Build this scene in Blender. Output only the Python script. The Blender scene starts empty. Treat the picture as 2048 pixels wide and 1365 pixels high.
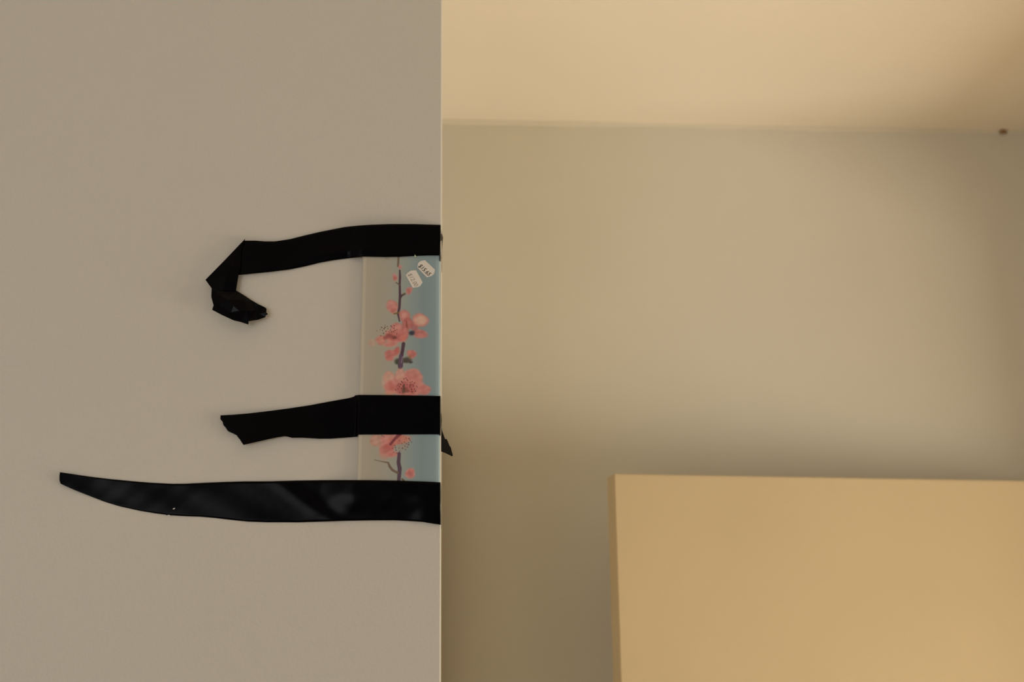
import bpy, bmesh, math, random
import numpy as np
from mathutils import Vector, Matrix

# ------------------------------------------------------------------ scene, camera, light
scene = bpy.context.scene
C = scene.collection
random.seed(4); rng = np.random.default_rng(4)

F_PX, PITCH, YAW, ROLL, EYE = 2450.0, math.radians(14.0), math.radians(3.4), math.radians(0.70), 1.70
YN = 1.47                 # front plane of the near wall (m in front of the camera)
ZC = 2.765                # ceiling height

FWD = np.array([math.sin(YAW)*math.cos(PITCH), math.cos(YAW)*math.cos(PITCH), math.sin(PITCH)])
RT0 = np.array([math.cos(YAW), -math.sin(YAW), 0.0]); UP0 = np.cross(RT0, FWD)
RT = RT0*math.cos(ROLL) - UP0*math.sin(ROLL)
UP = RT0*math.sin(ROLL) + UP0*math.cos(ROLL)
EYEP = np.array([0.0, 0.0, EYE])

def ray(x, y):
    return FWD*F_PX + RT*(x-1024) - UP*(y-682.5)
def at_y(x, y, Y):                       # pixel -> point on the vertical plane at depth Y
    d = ray(x, y); return Vector(EYEP + d*(Y/d[1]))
def at_z(x, y, Z):                       # pixel -> point on a horizontal plane
    d = ray(x, y); return Vector(EYEP + d*((Z-EYE)/d[2]))
def to_px(P):                            # (N,3) -> (N,2)
    P = np.asarray(P) - EYEP; d = P@FWD
    return np.stack([1024+F_PX*(P@RT)/d, 682.5-F_PX*(P@UP)/d], -1)

cd = bpy.data.cameras.new('camera'); cam = bpy.data.objects.new('camera', cd); C.objects.link(cam)
cd.sensor_width = 36.0; cd.sensor_fit = 'HORIZONTAL'; cd.lens = 36.0*F_PX/2048.0
cd.clip_start = 0.02; cd.clip_end = 50
cd.dof.use_dof = True; cd.dof.focus_distance = 1.50; cd.dof.aperture_fstop = 4.0
m = Matrix((tuple(RT), tuple(UP), tuple(-FWD))).transposed().to_4x4()
m.translation = Vector(EYEP); cam.matrix_world = m
scene.camera = cam

w = bpy.data.worlds.new('world'); scene.world = w; w.use_nodes = True
w.node_tree.nodes['Background'].inputs['Color'].default_value = (0.75, 0.85, 1.0, 1)
w.node_tree.nodes['Background'].inputs['Strength'].default_value = 0.6

def area(name, loc, target, sx, sy, power, col):
    l = bpy.data.lights.new(name, 'AREA'); l.shape = 'RECTANGLE'; l.size = sx; l.size_y = sy
    l.energy = power; l.color = col
    o = bpy.data.objects.new(name, l); C.objects.link(o); o.location = loc
    o.rotation_euler = (Vector(target)-Vector(loc)).to_track_quat('-Z', 'Y').to_euler()
    return o
# added lamps at unseen openings: neutral fill from behind, warm light from the right
area('rear_fill_lamp', (-1.6, -2.12, 1.60), (-1.6, 1.0, 1.60), 1.6, 1.2, 25, (0.97, 0.98, 1.0))
area('warm_side_lamp', (3.63, 0.95, 0.80), (0.0, 0.95, 0.80), 1.7, 1.3, 99, (1.0, 0.90, 0.73))

vs = scene.view_settings
vs.view_transform = 'Standard'; vs.look = 'None'; vs.gamma = 1.0; vs.exposure = 0.0
vs.use_curve_mapping = False

# ------------------------------------------------------------------ materials
def s2l(c):
    c = np.asarray(c, float)/255.0
    return np.where(c <= 0.04045, c/12.92, ((c+0.055)/1.055)**2.4)

def mat(name, col, rough=0.6, spec=0.5, bump=0.0, bscale=300.0, vary=0.0, vscale=3.0, coat=0.0, coat_rough=0.1, bdist=0.001):
    M = bpy.data.materials.new(name); M.use_nodes = True
    nt = M.node_tree; b = nt.nodes['Principled BSDF']
    b.inputs['Base Color'].default_value = (*col, 1)
    b.inputs['Roughness'].default_value = rough
    b.inputs['Specular IOR Level'].default_value = spec
    b.inputs['Coat Weight'].default_value = coat
    b.inputs['Coat Roughness'].default_value = coat_rough
    tc = nt.nodes.new('ShaderNodeTexCoord')
    if vary:
        n = nt.nodes.new('ShaderNodeTexNoise'); n.inputs['Scale'].default_value = vscale; n.inputs['Detail'].default_value = 5
        r = nt.nodes.new('ShaderNodeValToRGB')
        r.color_ramp.elements[0].position = 0.3; r.color_ramp.elements[1].position = 0.7
        r.color_ramp.elements[0].color = (*[x*(1-vary) for x in col], 1)
        r.color_ramp.elements[1].color = (*[min(1, x*(1+vary)) for x in col], 1)
        nt.links.new(tc.outputs['Object'], n.inputs['Vector']); nt.links.new(n.outputs['Fac'], r.inputs['Fac'])
        nt.links.new(r.outputs['Color'], b.inputs['Base Color'])
    if bump:
        n2 = nt.nodes.new('ShaderNodeTexNoise'); n2.inputs['Scale'].default_value = bscale; n2.inputs['Detail'].default_value = 3
        bp = nt.nodes.new('ShaderNodeBump'); bp.inputs['Strength'].default_value = bump; bp.inputs['Distance'].default_value = bdist
        nt.links.new(tc.outputs['Object'], n2.inputs['Vector']); nt.links.new(n2.outputs['Fac'], bp.inputs['Height'])
        nt.links.new(bp.outputs['Normal'], b.inputs['Normal'])
    return M

A_NEAR = np.array((0.60, 0.575, 0.525))
M_near = mat('near_wall_paint', A_NEAR, 0.75, 0.25, bump=0.25, bscale=260, vary=0.012, vscale=2.5)
M_back = mat('back_wall_paint', (0.68, 0.638, 0.537), 0.75, 0.25, bump=0.15, bscale=220, vary=0.02, vscale=2.2)
M_ceil = mat('ceiling_paint', (0.88, 0.80, 0.67), 0.8, 0.2, bump=0.15, bscale=200, vary=0.015, vscale=2.0)
M_trim = mat('crease_filler', (0.70, 0.64, 0.52), 0.7, 0.25, bump=0.3, bscale=60)
M_door = mat('door_paint', (0.575, 0.452, 0.274), 0.6, 0.25, bump=0.08, bscale=180, vary=0.015, vscale=4)
M_floor = mat('floor_boards', (0.62, 0.50, 0.36), 0.5, 0.3, vary=0.08, vscale=6)
M_frame = mat('added_frame_and_fleck_paint', (0.75, 0.74, 0.70), 0.5)
M_tape = mat('black_vinyl_tape', (0.0006, 0.0005, 0.0014), 0.24, 0.06, bump=0.10, bscale=70)
M_tapeb = mat('black_tape_underside', (0.0025, 0.0022, 0.0022), 0.6, 0.05)
M_label = mat('sticker_paper', s2l((172, 157, 143))*A_NEAR/s2l((158, 145, 131)), 0.7, 0.2)
M_ink = mat('sticker_ink', (0.045, 0.032, 0.028), 0.8, 0.1)
M_inkf = mat('faded_sticker_ink', (0.30, 0.25, 0.20), 0.8, 0.1)
M_spot = mat('dark_brown_grime', (0.30, 0.17, 0.07), 0.8, 0.1, bump=0.4, bscale=400)
M_fleck = mat('pale_fleck', (0.55, 0.58, 0.38), 0.6)

# ------------------------------------------------------------------ helpers
def link(name, bm, material, parent=None, smooth=False):
    me = bpy.data.meshes.new(name); bm.normal_update(); bm.to_mesh(me); bm.free()
    if not isinstance(material, (list, tuple)): material = [material]
    for M in material: me.materials.append(M)
    if smooth:
        me.polygons.foreach_set('use_smooth', [True]*len(me.polygons))
    o = bpy.data.objects.new(name, me); C.objects.link(o)
    if parent is not None: o.parent = parent
    return o
def box(bm, x0, x1, y0, y1, z0, z1):
    v = [bm.verts.new((x, y, z)) for z in (z0, z1) for y in (y0, y1) for x in (x0, x1)]
    for f in ((0,2,3,1), (4,5,7,6), (0,1,5,4), (2,6,7,3), (0,4,6,2), (1,3,7,5)):
        bm.faces.new([v[i] for i in f])
    return v
def prism(bm, pts, z0, z1):              # vertical prism over a counter-clockwise plan outline
    lo = [bm.verts.new((x, y, z0)) for x, y in pts]; hi = [bm.verts.new((x, y, z1)) for x, y in pts]
    n = len(pts)
    bm.faces.new(lo[::-1]); bm.faces.new(hi)
    for i in range(n): bm.faces.new((lo[i], lo[(i+1)%n], hi[(i+1)%n], hi[i]))
def structure(o, label=None, cat=None):
    o['kind'] = 'structure'
    if label: o['label'] = label
    if cat: o['category'] = cat
    return o
def tag(o, label, cat, group=None):
    o['label'] = label; o['category'] = cat
    if group: o['group'] = group
    return o

# ------------------------------------------------------------------ the room
XC = at_y(882.6, 682, YN).x              # outside corner of the near wall
XL, XR, YR, YB = -2.6, 1.46, -2.2, 2.9
XH = 3.6                                  # far side of the added hall beyond the doorway

# back wall: its crease with the ceiling passes through two pixels of the photograph
p0 = at_z(886, 241, ZC); p1 = at_z(2040, 262.5, ZC)
sl = (p1.y-p0.y)/(p1.x-p0.x)
def back_y(x): return p0.y + sl*(x-p0.x)

bm = bmesh.new()
r = 0.0016                                # slightly rounded plaster arris
arc = [(XC-r+r*math.cos(a), YN+r+r*math.sin(a)) for a in np.linspace(-math.pi/2, 0, 5)]
prism(bm, [(XL, YN)] + arc + [(XC, YB), (XL, YB)], 0, ZC)
structure(link('wall_left', bm, M_near), 'greige painted wall ending in an outside corner with a taped glass panel', 'wall')

bm = bmesh.new()
prism(bm, [(XC, back_y(XC)), (XR, back_y(XR)), (XR, YB), (XC, YB)], 0, ZC)
structure(link('wall_back', bm, M_back), 'cream painted back wall of the recess behind the corner', 'wall')

bm = bmesh.new(); box(bm, XL-0.15, XH+0.15, YR-0.15, YB, ZC, ZC+0.12)
structure(link('ceiling', bm, M_ceil), 'warm cream painted ceiling above the recess', 'ceiling')
bm = bmesh.new(); box(bm, XL-0.15, XH+0.15, YR-0.15, YB, -0.1, 0)
structure(link('floor', bm, M_floor), 'brown boarded floor below the picture', 'floor')

bm = bmesh.new(); box(bm, XL-0.15, XL, YR, YB, 0, ZC)
structure(link('wall_side', bm, M_near))
# unseen right wall; doorway and hall added, opening sized to shape the warm light
dy0, dy1, dz1 = 0.25, 2.11, 2.36
bm = bmesh.new()
box(bm, XR, XR+0.12, YR, dy0, 0, ZC); box(bm, XR, XR+0.12, dy1, back_y(XR)+0.05, 0, ZC)
box(bm, XR, XR+0.12, dy0, dy1, dz1, ZC)
structure(link('unseen_wall_right', bm, M_back))
hy0, hy1, hz0, hz1 = 0.08, 1.82, 0.13, 1.47
bm = bmesh.new(); box(bm, XH, XH+0.15, YR, hy0, 0, ZC); box(bm, XH, XH+0.15, hy1, YB, 0, ZC)
box(bm, XH, XH+0.15, hy0, hy1, 0, hz0); box(bm, XH, XH+0.15, hy0, hy1, hz1, ZC)
structure(link('added_wall_hall', bm, M_back))
bm = bmesh.new()
for a in (hy0, hy1-0.03): box(bm, XH+0.04, XH+0.10, a, a+0.03, hz0, hz1)
for a in (hz0, hz1-0.03): box(bm, XH+0.04, XH+0.10, hy0+0.03, hy1-0.03, a, a+0.03)
structure(link('added_window_2', bm, M_frame))  # unseen frame added around the warm lamp
bm = bmesh.new(); box(bm, XR+0.12, XH, YB-0.1, YB, 0, ZC)
structure(link('added_wall_hall_end', bm, M_back))

# unseen rear wall, its opening added for the fill lamp
vx0, vx1, vz0, vz1 = -2.42, -0.78, 0.95, 2.25
bm = bmesh.new()
box(bm, XL-0.15, vx0, YR-0.15, YR, 0, ZC); box(bm, vx1, XH+0.15, YR-0.15, YR, 0, ZC)
box(bm, vx0, vx1, YR-0.15, YR, 0, vz0); box(bm, vx0, vx1, YR-0.15, YR, vz1, ZC)
structure(link('unseen_wall_rear', bm, M_near))
bm = bmesh.new()
for a in (vx0, vx1-0.05): box(bm, a, a+0.05, YR-0.08, YR-0.02, vz0, vz1)
for a in (vz0, vz1-0.05): box(bm, vx0+0.05, vx1-0.05, YR-0.08, YR-0.02, a, a+0.05)
structure(link('added_window_1', bm, M_frame))  # unseen frame added around the fill lamp

# filler bead in the crease between the back wall and the ceiling
bm = bmesh.new()
prof = [(0.0, 0.0), (-0.0075, 0.0), (-0.0066, -0.0022), (-0.0035, -0.0036), (-0.0018, -0.0062), (0.0, -0.0075)]
N = 60; rows = []
for i in range(N+1):
    x = XC + (XR-XC)*i/N; k = 1+0.18*math.sin(x*9.0)+0.12*math.sin(x*23+1)
    rows.append([bm.verts.new((x, back_y(x)+dy*k, ZC+dz*k)) for dy, dz in prof])
for i in range(N):
    for j in range(len(prof)):
        k = (j+1) % len(prof)
        bm.faces.new((rows[i][j], rows[i][k], rows[i+1][k], rows[i+1][j]))
bm.faces.new(rows[0]); bm.faces.new(rows[-1][::-1])
structure(link('trim_1', bm, M_trim), 'thin uneven filler bead between back wall and ceiling', 'trim')

# open door leaf standing in front of the back wall
YD = 2.145
dc = at_y(1228, 948, YD)                  # near top corner of the free edge
dtop = dc.z
e = at_z(2040, 962, dtop)                 # the top edge runs on to here
dd = Vector((e.x-dc.x, e.y-dc.y, 0)).normalized()
dn = Vector((-dd.y, dd.x, 0))             # away from the camera
TH = 0.046
bm = bmesh.new()
a = Vector((dc.x, dc.y, 0)); b = a + dd*1.02
bv = 0.0015
prism(bm, [(a.x, a.y), (b.x, b.y), ((b+dn*TH).x, (b+dn*TH).y), ((a+dn*TH).x, (a+dn*TH).y)], 0.008, dtop)
bmesh.ops.bevel(bm, geom=bm.edges[:], offset=bv, segments=2, affect='EDGES')
door = structure(link('door_1', bm, M_door), 'plain cream slab door standing open against the back wall', 'door')
print('door dir', dd, 'gap', back_y(a.x)-a.y-TH, 'end', back_y(b.x)-b.y-TH, 'top', dtop)

# dark spot in the crease
sp = at_z(2010, 259.5, ZC-0.003)
bm = bmesh.new(); bmesh.ops.create_icosphere(bm, subdivisions=2, radius=1)
for v in bm.verts:
    n = 1+0.25*math.sin(v.co.x*5+v.co.z*3)
    v.co = Vector((v.co.x*0.0085*n, v.co.y*0.004, v.co.z*0.0050*n))
o = link('grime_spot', bm, M_spot, smooth=True)
o.location = (sp.x, back_y(sp.x)-0.0055, ZC-0.0045)
tag(o, 'small dark brown spot stuck in the crease of back wall and ceiling', 'spot')

# ------------------------------------------------------------------ printed glass panel
PT = 0.0055                               # thickness
YP = YN - PT                              # front face of the panel
# print painter: colour of the printed picture at a photograph pixel
def painter(px, py):
    W = lambda e0, e1, v: np.clip((v-e0)/(e1-e0), 0, 1)
    S = lambda t: t*t*(3-2*t)
    col = np.zeros((len(px), 3))
    xs = np.array([712, 745, 775, 797, 818, 845, 866, 882.0])
    cs = np.array([(156,140,118), (150,136,115), (146,135,116), (138,134,119), (127,131,121), (115,124,119), (118,128,124), (126,134,130)], float)
    sh = px + (py-740)*0.012
    for k in range(3): col[:, k] = np.interp(sh, xs, cs[:, k])
    def lay(mask, c):
        col[:] = col*(1-mask[:, None]) + np.asarray(c, float)*mask[:, None]
    def tone(c):
        c = np.asarray(c, float); g = c.mean()
        return (c*0.98+g*0.02)*0.95
    def ell(cx, cy, rx, ry, rot, c, rim=None, soft=2.6, op=0.92):
        ca, sa = math.cos(math.radians(rot)), math.sin(math.radians(rot))
        dx, dy = px-cx, py-cy
        u = (dx*ca+dy*sa)/rx; v = (-dx*sa+dy*ca)/ry
        ang = np.arctan2(v, u)
        d = np.sqrt(u*u+v*v)*(1+0.05*np.sin(3*ang+cx)+0.03*np.sin(5*ang+cy))
        mk = S(W(1.0+soft*0.35/min(rx, ry), 1.0-min(0.75, soft*1.7/min(rx, ry)), d))*op
        cc = tone(c)
        if rim is not None:
            t = S(W(0.25, 0.95, d))[:, None]
            cc = cc*(1-t)+tone(rim)*t
            cc = cc + (5*np.sin(px*0.33+py*0.21+cx)*np.sin(py*0.29-px*0.12+cy)+3*np.sin(ang*5+cx)*d)[:, None]*np.array((1.0,1.25,1.1))
        col[:] = col*(1-mk[:, None]) + cc*mk[:, None]
    def line(pts, ws, c, soft=1.2, op=1.0):
        best = np.full(len(px), 1e9)
        if not hasattr(ws, '__len__'): ws = [ws]*len(pts)
        for (x0, y0), (x1, y1), w0, w1 in zip(pts[:-1], pts[1:], ws[:-1], ws[1:]):
            L2 = (x1-x0)**2+(y1-y0)**2
            t = np.clip(((px-x0)*(x1-x0)+(py-y0)*(y1-y0))/L2, 0, 1)
            d = np.hypot(px-x0-t*(x1-x0), py-y0-t*(y1-y0)) - (w0+(w1-w0)*t)/2
            best = np.minimum(best, d)
        lay(S(W(soft*0.7, -soft*0.7, best))*op, c)
    def dots(pts, r, c):
        for (x, y) in pts: ell(x, y, r*(0.8+0.5*random.random()), r*(0.8+0.5*random.random()), random.random()*90, c, soft=0.45, op=0.9)
    BR, BRL, CAL = (72,50,56), (98,76,60), (74,66,60)
    P1, P2, P3, P4 = (196,124,108), (176,98,88), (206,150,126), (156,78,72)
    # upper branch
    line([(797,440), (797,515), (796,533)], 4, (104,84,66))
    ell(800,534.5,4.6,5.4,10,(178,112,104),P1)
    line([(799.5,541), (800,554), (799.4,566), (799.7,580), (800,591), (799.4,605.5), (798.5,617), (796,627), (799,643)], [3,4.4,4.2,4.4,4.8,4.8,5,4.6,2.5], BR)
    line([(800,570), (796,568), (792,565.5)], [2.4,2,1.6], (88,70,56))
    ell(790,556,6.6,9,-10,P2,(190,124,110)); ell(788,550,4.5,4.5,0,(186,124,112),op=.6)
    line([(801,595), (804,591), (809.5,588.5)], [4,3.6,3.2], BR); line([(806,589), (810,587)], 3, (104,88,52), op=.7)
    ell(818,582,7.6,9.6,28,P2,P1); ell(822.5,577,5,4.5,0,(180,118,104),op=.55)
    ell(783.8,612,13.4,13,0,(190,120,106),(184,112,100)); ell(787,621,9,9.5,30,P2,P1,op=.8); ell(781,606,8,6,0,(196,136,120),op=.5)
    line([(797,626), (791,627.5), (788,628)], [3,3,2.4], (104,86,46))
    # first blossom, right half
    ell(809,632,12.5,14,-20,(194,128,110),(182,106,94))
    ell(840.5,641,18.5,15.5,8,(204,152,126),(190,116,102)); ell(845,640,10,9,0,(196,156,128),op=.6)
    ell(840,668,18.5,10.5,8,P2,(186,112,100)); ell(842,672,11,6.5,10,P1,op=.5)
    ell(815,648,13,14,20,P2,(170,90,80)); ell(829,656,9,9,0,(168,88,80),op=.7)
    ell(823.5,666.5,8.5,6.2,-8,(56,52,60),op=1); line([(813,643), (813.5,655)], [1.6,3.6], (122,66,52))
    # first blossom, left half
    ell(790,672,24,15,10,P2,P1,op=.9)
    ell(744,686,9.5,9,0,(180,140,116),(178,134,112),op=.7)
    ell(762,681,12,11.5,15,(190,122,102),(186,116,98))
    ell(794,656,14,11.5,20,P1,(184,106,94)); ell(808,668,11,16.5,18,(190,108,94),P2); ell(806,679,8,7,0,(196,110,92),op=.8)
    ell(782,688,17,8.5,-8,(190,116,98),P1); ell(788,675,20,10,8,P2,(186,104,90),op=.85)
    ell(779,672,10,5.5,15,(134,70,62),op=.85); ell(789,675.5,6.5,4.5,0,(112,60,52),op=.9); ell(771,676,7,5.5,0,(140,64,60),op=.6)
    ell(771,659,15,7,-18,(168,140,114),op=.35)
    dots([(754,662),(760.5,659.5),(763.5,655.5),(765,661.5),(770,651),(770,655.5),(774.5,653.5),(767,667),(776,658),(782,652.5),(784,655),(788.5,652),(788,657),(790,661),(783,664),(781,660.5),(778,664),(787,663.5),(762,672),(793.5,668.5),(772,663),(768,658),(794,660)], 1.25, (66,40,38))
    # middle branch and buds
    ell(790,706,10,9,-20,P2,P1,op=.9)
    line([(807,688), (805,702), (802.5,714), (801,724), (800.5,734)], [7,6.5,7.5,11,9], BR)
    ell(779,711,11.5,13,12,P2,(188,108,96)); ell(794.5,701,7,9,10,(178,88,78),P2); ell(782,718,8,6,0,(190,112,98),op=.6)
    ell(823.5,708.5,11.6,10,15,P2,(190,110,98)); ell(819,705,5,4,0,(200,120,104),op=.6)
    ell(813,721,13,7.5,-6,CAL,(86,72,54),op=1); ell(796,724,9,7.5,20,(70,66,52),op=1); ell(821.5,725,4.5,2.6,0,(58,48,50)); ell(820,715,3.2,4,0,(140,100,62),op=.8)
    line([(801,712), (801,732)], [6,10], (84,62,74)); line([(805,714), (803,726)], 2, (126,106,118), op=.8)
    # second blossom
    ell(812,772,40,24,4,(184,110,98),P1,op=.95)
    ell(769,764,8.5,18,0,(186,150,126),(178,142,120),op=.7)
    ell(778,756,13,15,10,(192,142,118),(190,130,110)); ell(826,753,22.5,16.5,12,(186,112,100),(194,124,108))
    ell(800,751,11,16,0,(196,140,118),(190,126,108)); ell(848,780,15.5,12.5,10,(188,110,98),(190,116,102))
    ell(783,775,17,14.5,20,(184,104,90),P1); ell(779,787,13,7,0,(196,130,104),op=.8); ell(812,778,24,15,0,(172,90,82),P2,op=.9)
    ell(810,783,9,10,0,(118,66,56),op=.7); line([(808,770), (807,796)], [3,7], (96,66,50))
    dots([(796,771),(797.5,768),(799,774),(803,763.5),(805,765.5),(808,758.5),(814,760),(815.5,762),(812,757),(821,765),(824.5,764),(829,766.5),(833,772.5),(834,774.5),(827,773),(826,770),(829,779),(820,775),(819.5,772),(821,770),(818,782),(800,785.5),(796,778),(791,780),(803,777),(809,777.5),(806,773),(814,770),(824,784),(831,783),(801,769.5),(823,779)], 1.3, (84,38,40))
    # third blossom, below the middle tape
    ell(812,800,20,16,0,P2,P1); ell(785,850,30,22,0,P1,P2)
    ell(752,881,14,15,20,(184,134,112),(178,128,106)); ell(772,880,13,14,0,P1,(190,122,106)); ell(796,880,26,12,-8,(184,104,88),(188,112,94))
    ell(772,900,17,15,20,P2,P1); ell(784,909,17,8,-6,(188,112,98),(184,120,104)); ell(780,893,12,9,0,(176,86,78),op=.7)
    ell(767,914,12,7,20,(180,126,108),op=.7)
    line([(781,889), (790,878), (800,868)], [5,5,8], (112,54,56))
    ell(812,880,14,8,-20,(188,124,98),op=.6); ell(806,893,14,9,-20,(160,124,104),op=.4)
    dots([(812,877),(818,878),(823,884.5),(817,890),(815,895),(811,900),(805,897),(809,885),(813,888),(799,882),(798,897),(792,901),(799,903),(794,907),(785,897.5),(790,892),(791,896),(787,905),(820,881),(804,888),(768,874),(764,872),(817,886),(810,893)], 1.25, (74,42,40))
    # lower branch
    line([(798.4,908), (797,926), (799.5,938), (797.5,962), (797,1040)], [6.5,7.5,8,7,7], (78,58,66))
    line([(749,920.5), (763,923.5), (776.4,926), (779.5,934), (785,941), (795,946)], [1.2,1.6,3.4,5,5,5], (104,84,68))
    ell(820.5,947.5,11.5,12.4,30,P2,P1); ell(823,943,5,4,0,(200,118,100),op=.5); line([(804,959), (808,962)], 3, (92,70,50))
    # bevel highlights painted as pale bands along the long edges
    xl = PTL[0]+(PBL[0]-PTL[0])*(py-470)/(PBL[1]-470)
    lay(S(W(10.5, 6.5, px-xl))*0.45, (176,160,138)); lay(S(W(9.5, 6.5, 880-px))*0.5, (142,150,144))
    # faint smudge near the top
    ell(774,517,7,3.5,0,(120,112,84),op=.35)
    return np.clip(col, 0, 255)

PTL, PTR = (725.5, 470), (880.2, 470)     # panel outline in photograph pixels (top hidden by tape)
PBL, PBR = (712.6, 985), (879.7, 985)
c4 = [at_y(*q, YP) for q in (PTL, PTR, PBR, PBL)]
NU, NV = 230, 760
bev = 0.0022
us = np.linspace(0, 1, NU); vs_ = np.linspace(0, 1, NV)
wid = (c4[1]-c4[0]).length; hei = (c4[3]-c4[0]).length
U, V = np.meshgrid(us, vs_)
q = [np.array(p) for p in c4]
P = ((1-U)*(1-V))[..., None]*q[0] + (U*(1-V))[..., None]*q[1] + (U*V)[..., None]*q[2] + ((1-U)*V)[..., None]*q[3]
ed = np.minimum(np.minimum(U, 1-U)*wid, np.minimum(V, 1-V)*hei)
t = np.clip(1-ed/bev, 0, 1)
P[..., 1] += 0.0019*(1-np.sqrt(np.clip(1-t*t, 0, 1)))       # rounded rim
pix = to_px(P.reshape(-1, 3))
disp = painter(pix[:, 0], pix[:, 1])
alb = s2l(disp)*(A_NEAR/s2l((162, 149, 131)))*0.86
verts = P.reshape(-1, 3).tolist()
idx = np.arange(NU*NV).reshape(NV, NU)
faces = np.stack([idx[:-1, :-1], idx[1:, :-1], idx[1:, 1:], idx[:-1, 1:]], -1).reshape(-1, 4).tolist()
# sides and back
rim = list(idx[0, :]) + list(idx[1:, -1]) + list(idx[-1, -2::-1]) + list(idx[-2:0:-1, 0])
nb = len(verts)
for i in rim:
    x, y, z = verts[i]; verts.append([x, YN-0.0002, z])
nr = len(rim)
for i in range(nr):
    j = (i+1) % nr
    faces.append([int(rim[i]), int(rim[j]), nb+j, nb+i])
faces.append([nb+i for i in range(nr)][::-1])
me = bpy.data.meshes.new('glass_panel'); me.from_pydata(verts, [], faces); me.update()
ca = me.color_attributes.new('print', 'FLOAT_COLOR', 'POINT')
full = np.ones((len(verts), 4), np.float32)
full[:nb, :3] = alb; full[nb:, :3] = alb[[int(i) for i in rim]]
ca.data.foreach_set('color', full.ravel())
me.polygons.foreach_set('use_smooth', [True]*(len(faces)-1-nr) + [False]*(nr+1))
M_print = mat('printed_glass', (0.5, 0.5, 0.5), 0.4, 0.15, coat=0.3, coat_rough=0.12)
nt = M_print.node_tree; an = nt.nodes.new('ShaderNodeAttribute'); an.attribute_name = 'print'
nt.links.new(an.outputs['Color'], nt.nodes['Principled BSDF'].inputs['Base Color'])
me.materials.append(M_print)
panel = bpy.data.objects.new('glass_panel', me); C.objects.link(panel)
tag(panel, 'narrow glass panel printed with pink blossom on a twig, taped to the wall corner', 'glass panel')

# price stickers
def poly_slab(name, pts, Y, th, material, parent=None):
    bm = bmesh.new()
    f = [bm.verts.new(at_y(x, y, Y-th)) for x, y in pts]
    b = [bm.verts.new(at_y(x, y, Y-th)+Vector((0, th, 0))) for x, y in pts]
    n = len(pts)
    bm.faces.new(f); bm.faces.new(b[::-1])
    for i in range(n): bm.faces.new((f[i], b[i], b[(i+1)%n], f[(i+1)%n]))
    bmesh.ops.recalc_face_normals(bm, faces=bm.faces[:])
    return link(name, bm, material, parent)
def text_mesh(name, body, px, py, ang, h_px, Y, material, parent, shear=0.25, space=0.95, bold=0.0, xs=0.9):
    cu = bpy.data.curves.new(name, 'FONT'); cu.body = body; cu.size = 1.0; cu.shear = shear
    cu.space_character = space; cu.align_x = 'CENTER'; cu.align_y = 'CENTER'; cu.offset = bold
    cu.extrude = 0.0; cu.resolution_u = 3
    tmp = bpy.data.objects.new(name+'_tmp', cu); C.objects.link(tmp)
    bpy.context.view_layer.update()
    dg = bpy.context.evaluated_depsgraph_get()
    me = bpy.data.meshes.new_from_object(tmp.evaluated_get(dg))
    bpy.data.objects.remove(tmp); bpy.data.curves.remove(cu)
    k = h_px/0.70
    ca, sa = math.cos(math.radians(ang)), math.sin(math.radians(ang))
    bm = bmesh.new(); bm.from_mesh(me); bpy.data.meshes.remove(me)
    for v in bm.verts:
        x, y = v.co.x*k*xs, -v.co.y*k
        v.co = at_y(px+x*ca-y*sa, py+x*sa+y*ca, Y)
    return link(name, bm, material, parent)
def zp(pts): return [(800+x/17.067, 510+y/17.067) for x, y in pts]
stA = zp([(850,180), (1195,510), (1165,640), (1090,715), (920,770), (590,430), (622,275), (705,212)])
stB = zp([(548,530), (772,940), (690,1060), (600,1105), (430,1122), (195,690), (290,590), (385,537)])
sA = poly_slab('price_sticker', stA, YP, 0.00018, M_label, panel); sA['label'] = 'white price sticker reading $15.65'
sB = poly_slab('price_sticker', stB, YP, 0.00018, M_label, panel); sB['label'] = 'white price sticker with faded print $12.00'
text_mesh('price_lettering', '$15.65', 848.7, 540.2, 43.5, 8.2, YP-0.00024, M_ink, sA, bold=0.012, space=1.0, xs=0.90)
text_mesh('price_lettering', '$12.00', 825.3, 559.8, 60, 8.2, YP-0.00024, M_inkf, sB, space=1.0, xs=0.90)

# ------------------------------------------------------------------ black tape
TT = 0.0004
def interp_edge(pts, xs):
    pts = np.array(pts, float)
    return np.interp(xs, pts[:, 0], pts[:, 1])
def smooth_curve(pts, n):                # resample a polyline by arc length
    pts = np.array(pts, float)
    s = np.r_[0, np.cumsum(np.hypot(*np.diff(pts, axis=0).T))]
    t = np.linspace(0, s[-1], n)
    return np.stack([np.interp(t, s, pts[:, k]) for k in range(pts.shape[1])], -1)

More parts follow.
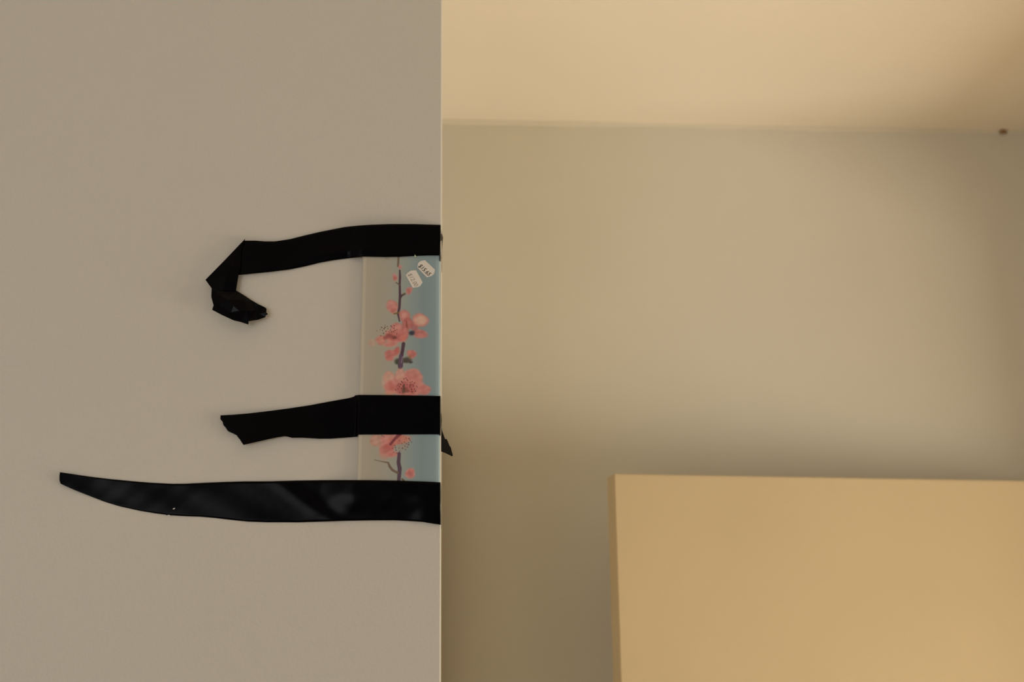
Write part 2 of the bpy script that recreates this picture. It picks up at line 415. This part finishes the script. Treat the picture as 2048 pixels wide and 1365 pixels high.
def grid_sheet(bm, G, th, closed=True):
    """G: (S, M) list of Vectors, front side; adds a thin two-sided sheet (front faces towards -y or +x)"""
    S, Mn = len(G), len(G[0])
    # normals by finite difference
    A = np.array([[list(p) for p in row] for row in G])
    du = np.gradient(A, axis=0); dv = np.gradient(A, axis=1)
    nn = np.cross(dv, du); nn /= np.maximum(np.linalg.norm(nn, axis=-1, keepdims=True), 1e-9)
    if np.mean(nn[..., 1]) > 0: nn = -nn
    B = A - nn*th
    f = [[bm.verts.new(A[i, j]) for j in range(Mn)] for i in range(S)]
    b = [[bm.verts.new(B[i, j]) for j in range(Mn)] for i in range(S)]
    for i in range(S-1):
        for j in range(Mn-1):
            bm.faces.new((f[i][j], f[i][j+1], f[i+1][j+1], f[i+1][j]))
            bm.faces.new((b[i][j], b[i+1][j], b[i+1][j+1], b[i][j+1]))
    for i in range(S-1):
        bm.faces.new((f[i][0], f[i+1][0], b[i+1][0], b[i][0]))
        bm.faces.new((f[i][-1], b[i][-1], b[i+1][-1], f[i+1][-1]))
    for j in range(Mn-1):
        bm.faces.new((f[0][j], b[0][j], b[0][j+1], f[0][j+1]))
        bm.faces.new((f[-1][j], f[-1][j+1], b[-1][j+1], b[-1][j]))
    bmesh.ops.recalc_face_normals(bm, faces=bm.faces[:])

def tape_front(top, bot, left_end, lift, S=110, Mn=15, right_x=None):
    """grid over the front of the wall: top and bottom edge polylines in pixels, torn left end, lift(px,py,t)->m off wall"""
    T = smooth_curve(top, S); Bm = smooth_curve(bot, S)
    ks = np.linspace(0, 1, Mn)
    G = T[:, None, :]*(1-ks)[None, :, None] + Bm[:, None, :]*ks[None, :, None]
    if left_end is not None:
        L = smooth_curve(left_end, Mn); off = L - G[0]
        for i in range(10): G[i] += off*(1-i/10.0)**2
    rows = []
    for i in range(S):
        rows.append([at_y(G[i, j, 0], G[i, j, 1], YN - TT - lift(G[i, j, 0], G[i, j, 1], ks[j])) for j in range(Mn)])
    return rows
def step(x, x0, w): 
    t = min(1, max(0, (x-x0)/w)); return t*t*(3-2*t)
def panel_left(y): return PTL[0] + (PBL[0]-PTL[0])*(y-470)/(985-470)
def over_panel(x, y, w=9): return (PT+0.0003)*step(x, panel_left(y)-w, w)
def wrinkle(x, y, a):
    return a*(math.sin(x*0.021+y*0.05)+0.6*math.sin(x*0.047-y*0.083+1.3)+0.4*math.sin(x*0.11+y*0.13))

# -- upper tape
top1 = [(490,478), (510,481.5), (530,483), (550,483), (580,478.5), (610,471), (640,464), (665,459), (691,454), (717,451.3), (742,449.6), (780,448.3), (830,448.4), (881,450)]
bot1 = [(477,550.3), (500,548), (545,543.5), (580,539), (610,533), (640,525.5), (665,521), (691,517.5), (717,514.3), (724,513.5), (768,514.2), (800,513.8), (830,512), (860,511), (880,511)]
def lift1(x, y, k):
    h = over_panel(x, y, 30) if y < 9999 else 0
    return h + 0.0014 + wrinkle(x, y, 0.00025) + 0.0035*(1-step(x, 478, 120)) + 0.0012*math.exp(-((k-0.75)/0.12)**2)*step(x, 560, 60)*(1-step(x, 700, 50))
root1 = bpy.data.objects.new('tape_strip', None); C.objects.link(root1)
root1.location = at_y(680, 500, YN); 
def under(o, root):
    o.parent = root; o.matrix_parent_inverse = Matrix.Translation(-Vector(root.location)); return o
tag(root1, 'upper strip of black tape with its twisted crumpled end hanging off the wall', 'tape', 'black tape strips on the wall')
bm = bmesh.new(); grid_sheet(bm, tape_front([(487,481.5)]+top1[1:], [(468,549.5), (477,550.3)]+bot1[1:], None, lift1), TT)
under(link('strip', bm, M_tape, smooth=True), root1)

def wrap_sheet(rows_px, depth_back, bm, front_lift):
    """tape going round the arris: rows_px = (y_px, x_px of the outermost fold); runs onto the side face"""
    G = []
    steps = 7
    ys = [q[0] for q in rows_px]
    for s in range(steps):
        row = []
        for (y, xo) in rows_px:
            base = at_y(880.2, y, YN-TT-front_lift)
            o = at_y(xo, y, YN+0.006); z = base.z
            side = Vector((XC+TT*1.5, YN+depth_back, z))
            t = s/(steps-1)
            if t <= 0.5: p = base.lerp(o, t/0.5)
            else: p = o.lerp(side, (t-0.5)/0.5)
            row.append(p)
        G.append(row)
    grid_sheet(bm, G, TT)
bm = bmesh.new()
wrap_sheet([(450,882.6), (458,883.0), (466,883.8), (471,885.0), (476,886.2), (480,885.2), (485,882.6), (495,882.4), (503,882.8), (510,883.4), (516,883.9), (523,883.4)], 0.04, bm, PT+0.0012)
under(link('corner_wrap', bm, M_tape), root1)

def facet_sheet(bm, outline, inner, faces, th=TT):
    """crumpled piece: points are (px, py, lift in m); faces index outline+inner; given a thin back"""
    pts = outline+inner
    fv = [bm.verts.new(at_y(x, y, YN-l)) for x, y, l in pts]
    bv_ = [bm.verts.new(at_y(x, y, YN-l)+Vector((0, th, 0))) for x, y, l in pts]
    cnt = {}
    for f in faces:
        bm.faces.new([fv[i] for i in f]); bm.faces.new([bv_[i] for i in f][::-1])
        for a_, b_ in zip(f, f[1:]+f[:1]): cnt[frozenset((a_, b_))] = cnt.get(frozenset((a_, b_)), 0)+1
    for f in faces:
        for a_, b_ in zip(f, f[1:]+f[:1]):
            if cnt[frozenset((a_, b_))] == 1: bm.faces.new((fv[a_], fv[b_], bv_[b_], bv_[a_]))
    bmesh.ops.recalc_face_normals(bm, faces=bm.faces[:])
# folded-over flap
bm = bmesh.new()
fo = [(490.5,477.5,.0062), (450,520,.0085), (410.8,560,.0075), (423.5,577.5,.0090), (446,582,.0110), (472,582,.0100), (477,551,.0095), (480.5,535,.0088), (483,500,.0072)]
fi = [(452,552,.0118), (468,530,.0100)]
facet_sheet(bm, fo, fi, [[0,1,10], [1,9,10], [1,2,9], [2,3,9], [3,4,9], [4,5,9], [5,6,9], [6,10,9], [6,7,10], [7,8,10], [8,0,10]])
under(link('folded_flap', bm, M_tape), root1)
# crumpled tip
bm = bmesh.new()
co = [(423.2,576,.0085), (422.5,594,.0110), (427,611,.0125), (424.2,620,.0120), (443,630,.0140), (467.5,641.3,.0150), (480,644,.0150), (496.6,649.5,.0140), (497.2,643,.0150), (516,640,.0110), (530.6,634.8,.0095), (532,631,.0100), (535.6,628.5,.0095), (532.8,625,.0105), (533,617.5,.0095), (528,614,.0090), (518.5,609.8,.0095), (504,601.5,.0085), (488.5,591,.0080), (472,581,.0085)]
ci = [(441,592,.0150), (456,600,.0205), (467,612,.0215), (462,625,.0195), (473,600,.0190), (478,622,.0205), (489,602,.0165), (494,622,.0165), (512,622,.0085), (520,628,.0100), (438,612,.0165)]
n = len(co)
I = lambda k: n+k
facet_sheet(bm, co, ci, [
    [0,1,I(0)], [1,2,I(10)], [1,I(10),I(0)], [2,3,I(10)], [3,4,I(10)], [4,I(3),I(10)], [4,5,I(3)], [I(10),I(3),I(1)], [I(0),I(10),I(1)],
    [I(1),I(3),I(2)], [5,6,I(3)], [6,I(5),I(3)], [I(3),I(5),I(2)], [6,7,I(7)], [6,I(7),I(5)], [7,8,I(7)], [I(2),I(5),I(4)], [I(1),I(2),I(4)],
    [0,I(0),19], [I(0),I(1),19], [I(1),I(4),19], [19,I(4),I(6)], [I(4),I(5),I(6)], [I(5),I(7),I(6)], [19,I(6),18], [18,I(6),17],
    [I(6),I(8),17], [I(6),I(7),I(8)], [I(7),8,I(8)], [8,9,I(8)], [9,I(9),I(8)], [9,10,I(9)], [10,11,I(9)], [11,12,13], [11,13,I(9)], [13,14,I(9)], [14,15,I(9)], [15,16,I(9)], [16,I(8),I(9)], [16,17,I(8)]])
under(link('crumpled_tip', bm, M_tape), root1)
fl = poly_slab('pale_fleck', [(828.6,514), (829.4,509.5), (830.6,510), (831.5,512.3), (833.2,513.6), (831,514.2)], YP-0.0020, 0.0002, M_fleck)
under(fl, root1)

# -- middle tape
top2 = [(441,831.2), (465,830), (500,827), (540,822.3), (580,817), (620,811), (660,803.4), (698,796.6), (708,793.8), (710,791.2), (717,790.4), (760,790.6), (800,791), (850,791.8), (880,792.5)]
bot2 = [(487,890.5), (507,885.6), (540,878.2), (556,875), (569,873), (576,874), (583.5,876.2), (604,876), (638,878), (662,877.9), (690,876), (714.5,874), (715.5,870), (730,869.7), (800,869.5), (880,869.2)]
end2 = [(441,831.2), (440.6,839), (445,844), (446.8,851), (451,855.5), (456,863), (465,867), (473,871), (476,875.2), (480,880), (483,885), (487,890.5)]
def lift2(x, y, k):
    loose = (1-step(x, 480, 140))
    return over_panel(x, y, 5) + 0.0006 + wrinkle(x, y, 0.00012) + 0.0085*loose*(0.35+0.65*k) + 0.0030*k*math.exp(-((x-600)/70.0)**2)
root2 = bpy.data.objects.new('tape_strip', None); C.objects.link(root2); root2.location = at_y(650, 840, YN)
tag(root2, 'short middle strip of black tape across the glass panel with a torn slanted end', 'tape', 'black tape strips on the wall')
# column positions follow the two edges; the panel step needs fine spacing
bm = bmesh.new(); grid_sheet(bm, tape_front(top2, bot2, end2, lift2, S=170, Mn=45), TT)
under(link('strip', bm, M_tape, smooth=True), root2)
bm = bmesh.new()
wrap_sheet([(792.5,882.6), (800,882.9), (812,882.9), (824,883.0), (832,883.6), (840,884.0), (848,883.6), (856,883.2), (864,883.0), (872,883.0)], 0.05, bm, PT+0.0009)
under(link('corner_wrap', bm, M_tape), root2)
# loose end standing off behind the arris
bm = bmesh.new()
YF = YN+0.012
def fp(x, y): return at_y(x, y, YF + 0.0012*(x-880))
ol = [(881.5,850), (883.3,856), (884.2,862), (885.4,866), (886.4,868), (888.2,874), (890.6,879), (892.8,878.2), (895,882), (897.3,888), (899.5,893), (901.3,894.5), (902.8,901), (905.6,911), (904,913.5), (897,910), (890,906.5), (883,904), (881.5,903)]
ctr = [(883,885), (893,897)]
f = [bm.verts.new(fp(*p)) for p in ol]; b = [bm.verts.new(fp(*p)+Vector((0.0001, TT, 0))) for p in ol]
bm.faces.new(f); bm.faces.new(b[::-1])
for i in range(len(ol)): bm.faces.new((f[i], b[i], b[(i+1)%len(ol)], f[(i+1)%len(ol)]))
bmesh.ops.recalc_face_normals(bm, faces=bm.faces[:])
under(link('loose_end', bm, M_tapeb), root2)

# -- lower tape
top3 = [(120,945), (150,949.6), (180,954), (220,958.8), (260,962.6), (300,966), (345,968.2), (370,968.1), (400,966.6), (450,964.5), (490,963.4), (540,963.2), (590,961.8), (640,961), (690,960.7), (740,961), (800,962), (850,963.7), (880,965.2)]
bot3 = [(121,968), (128,971.4), (150,981.2), (180,993), (210,1004.5), (240,1013.6), (280,1022.4), (310,1027.4), (331,1030), (333.5,1031.8), (342,1031.4), (370,1033.2), (400,1034.2), (430,1036.8), (460,1040.4), (495,1044), (530,1045.3), (600,1045.5), (650,1044), (690,1042.5), (740,1041.7), (790,1041.5), (820,1043), (845,1044.6), (865,1048), (881.5,1050.3)]
end3 = [(120,945), (118.8,952), (119,962), (121,968)]
def lift3(x, y, k):
    under_p = over_panel(x, y, 75)*(1-0.8*step(y, 987, 58))
    return under_p + 0.0006 + wrinkle(x, y, 0.00022) + 0.0022*(1-step(x, 120, 90)) + 0.0016*k*math.exp(-((x-850)/25.0)**2) + 0.0012*math.exp(-((x-610-(k-0.5)*110)/26.0)**2)
root3 = bpy.data.objects.new('tape_strip', None); C.objects.link(root3); root3.location = at_y(500, 1005, YN)
tag(root3, 'long lower strip of black tape tapering to a curved pointed end', 'tape', 'black tape strips on the wall')
bm = bmesh.new(); grid_sheet(bm, tape_front(top3, bot3, end3, lift3, S=180, Mn=17), TT)
under(link('strip', bm, M_tape, smooth=True), root3)
bm = bmesh.new()
wrap_sheet([(965.2,882.4), (975,883.0), (990,883.0), (1005,882.8), (1012,882.4), (1020,882.6), (1035,882.8), (1050.3,882.8)], 0.045, bm, PT*0.7)
under(link('corner_wrap', bm, M_tape), root3)
nk = poly_slab('pale_fleck', [(345.6,1018.6), (347,1017.2), (350.2,1016.8), (349,1018.6), (346.6,1019.6)], YN-0.0026, 0.0002, M_frame); under(nk, root3)
nk = poly_slab('pale_fleck', [(333.5,1032), (337,1030.4), (341,1031.6), (339,1032.6)], YN-0.0024, 0.0002, M_frame); under(nk, root3)
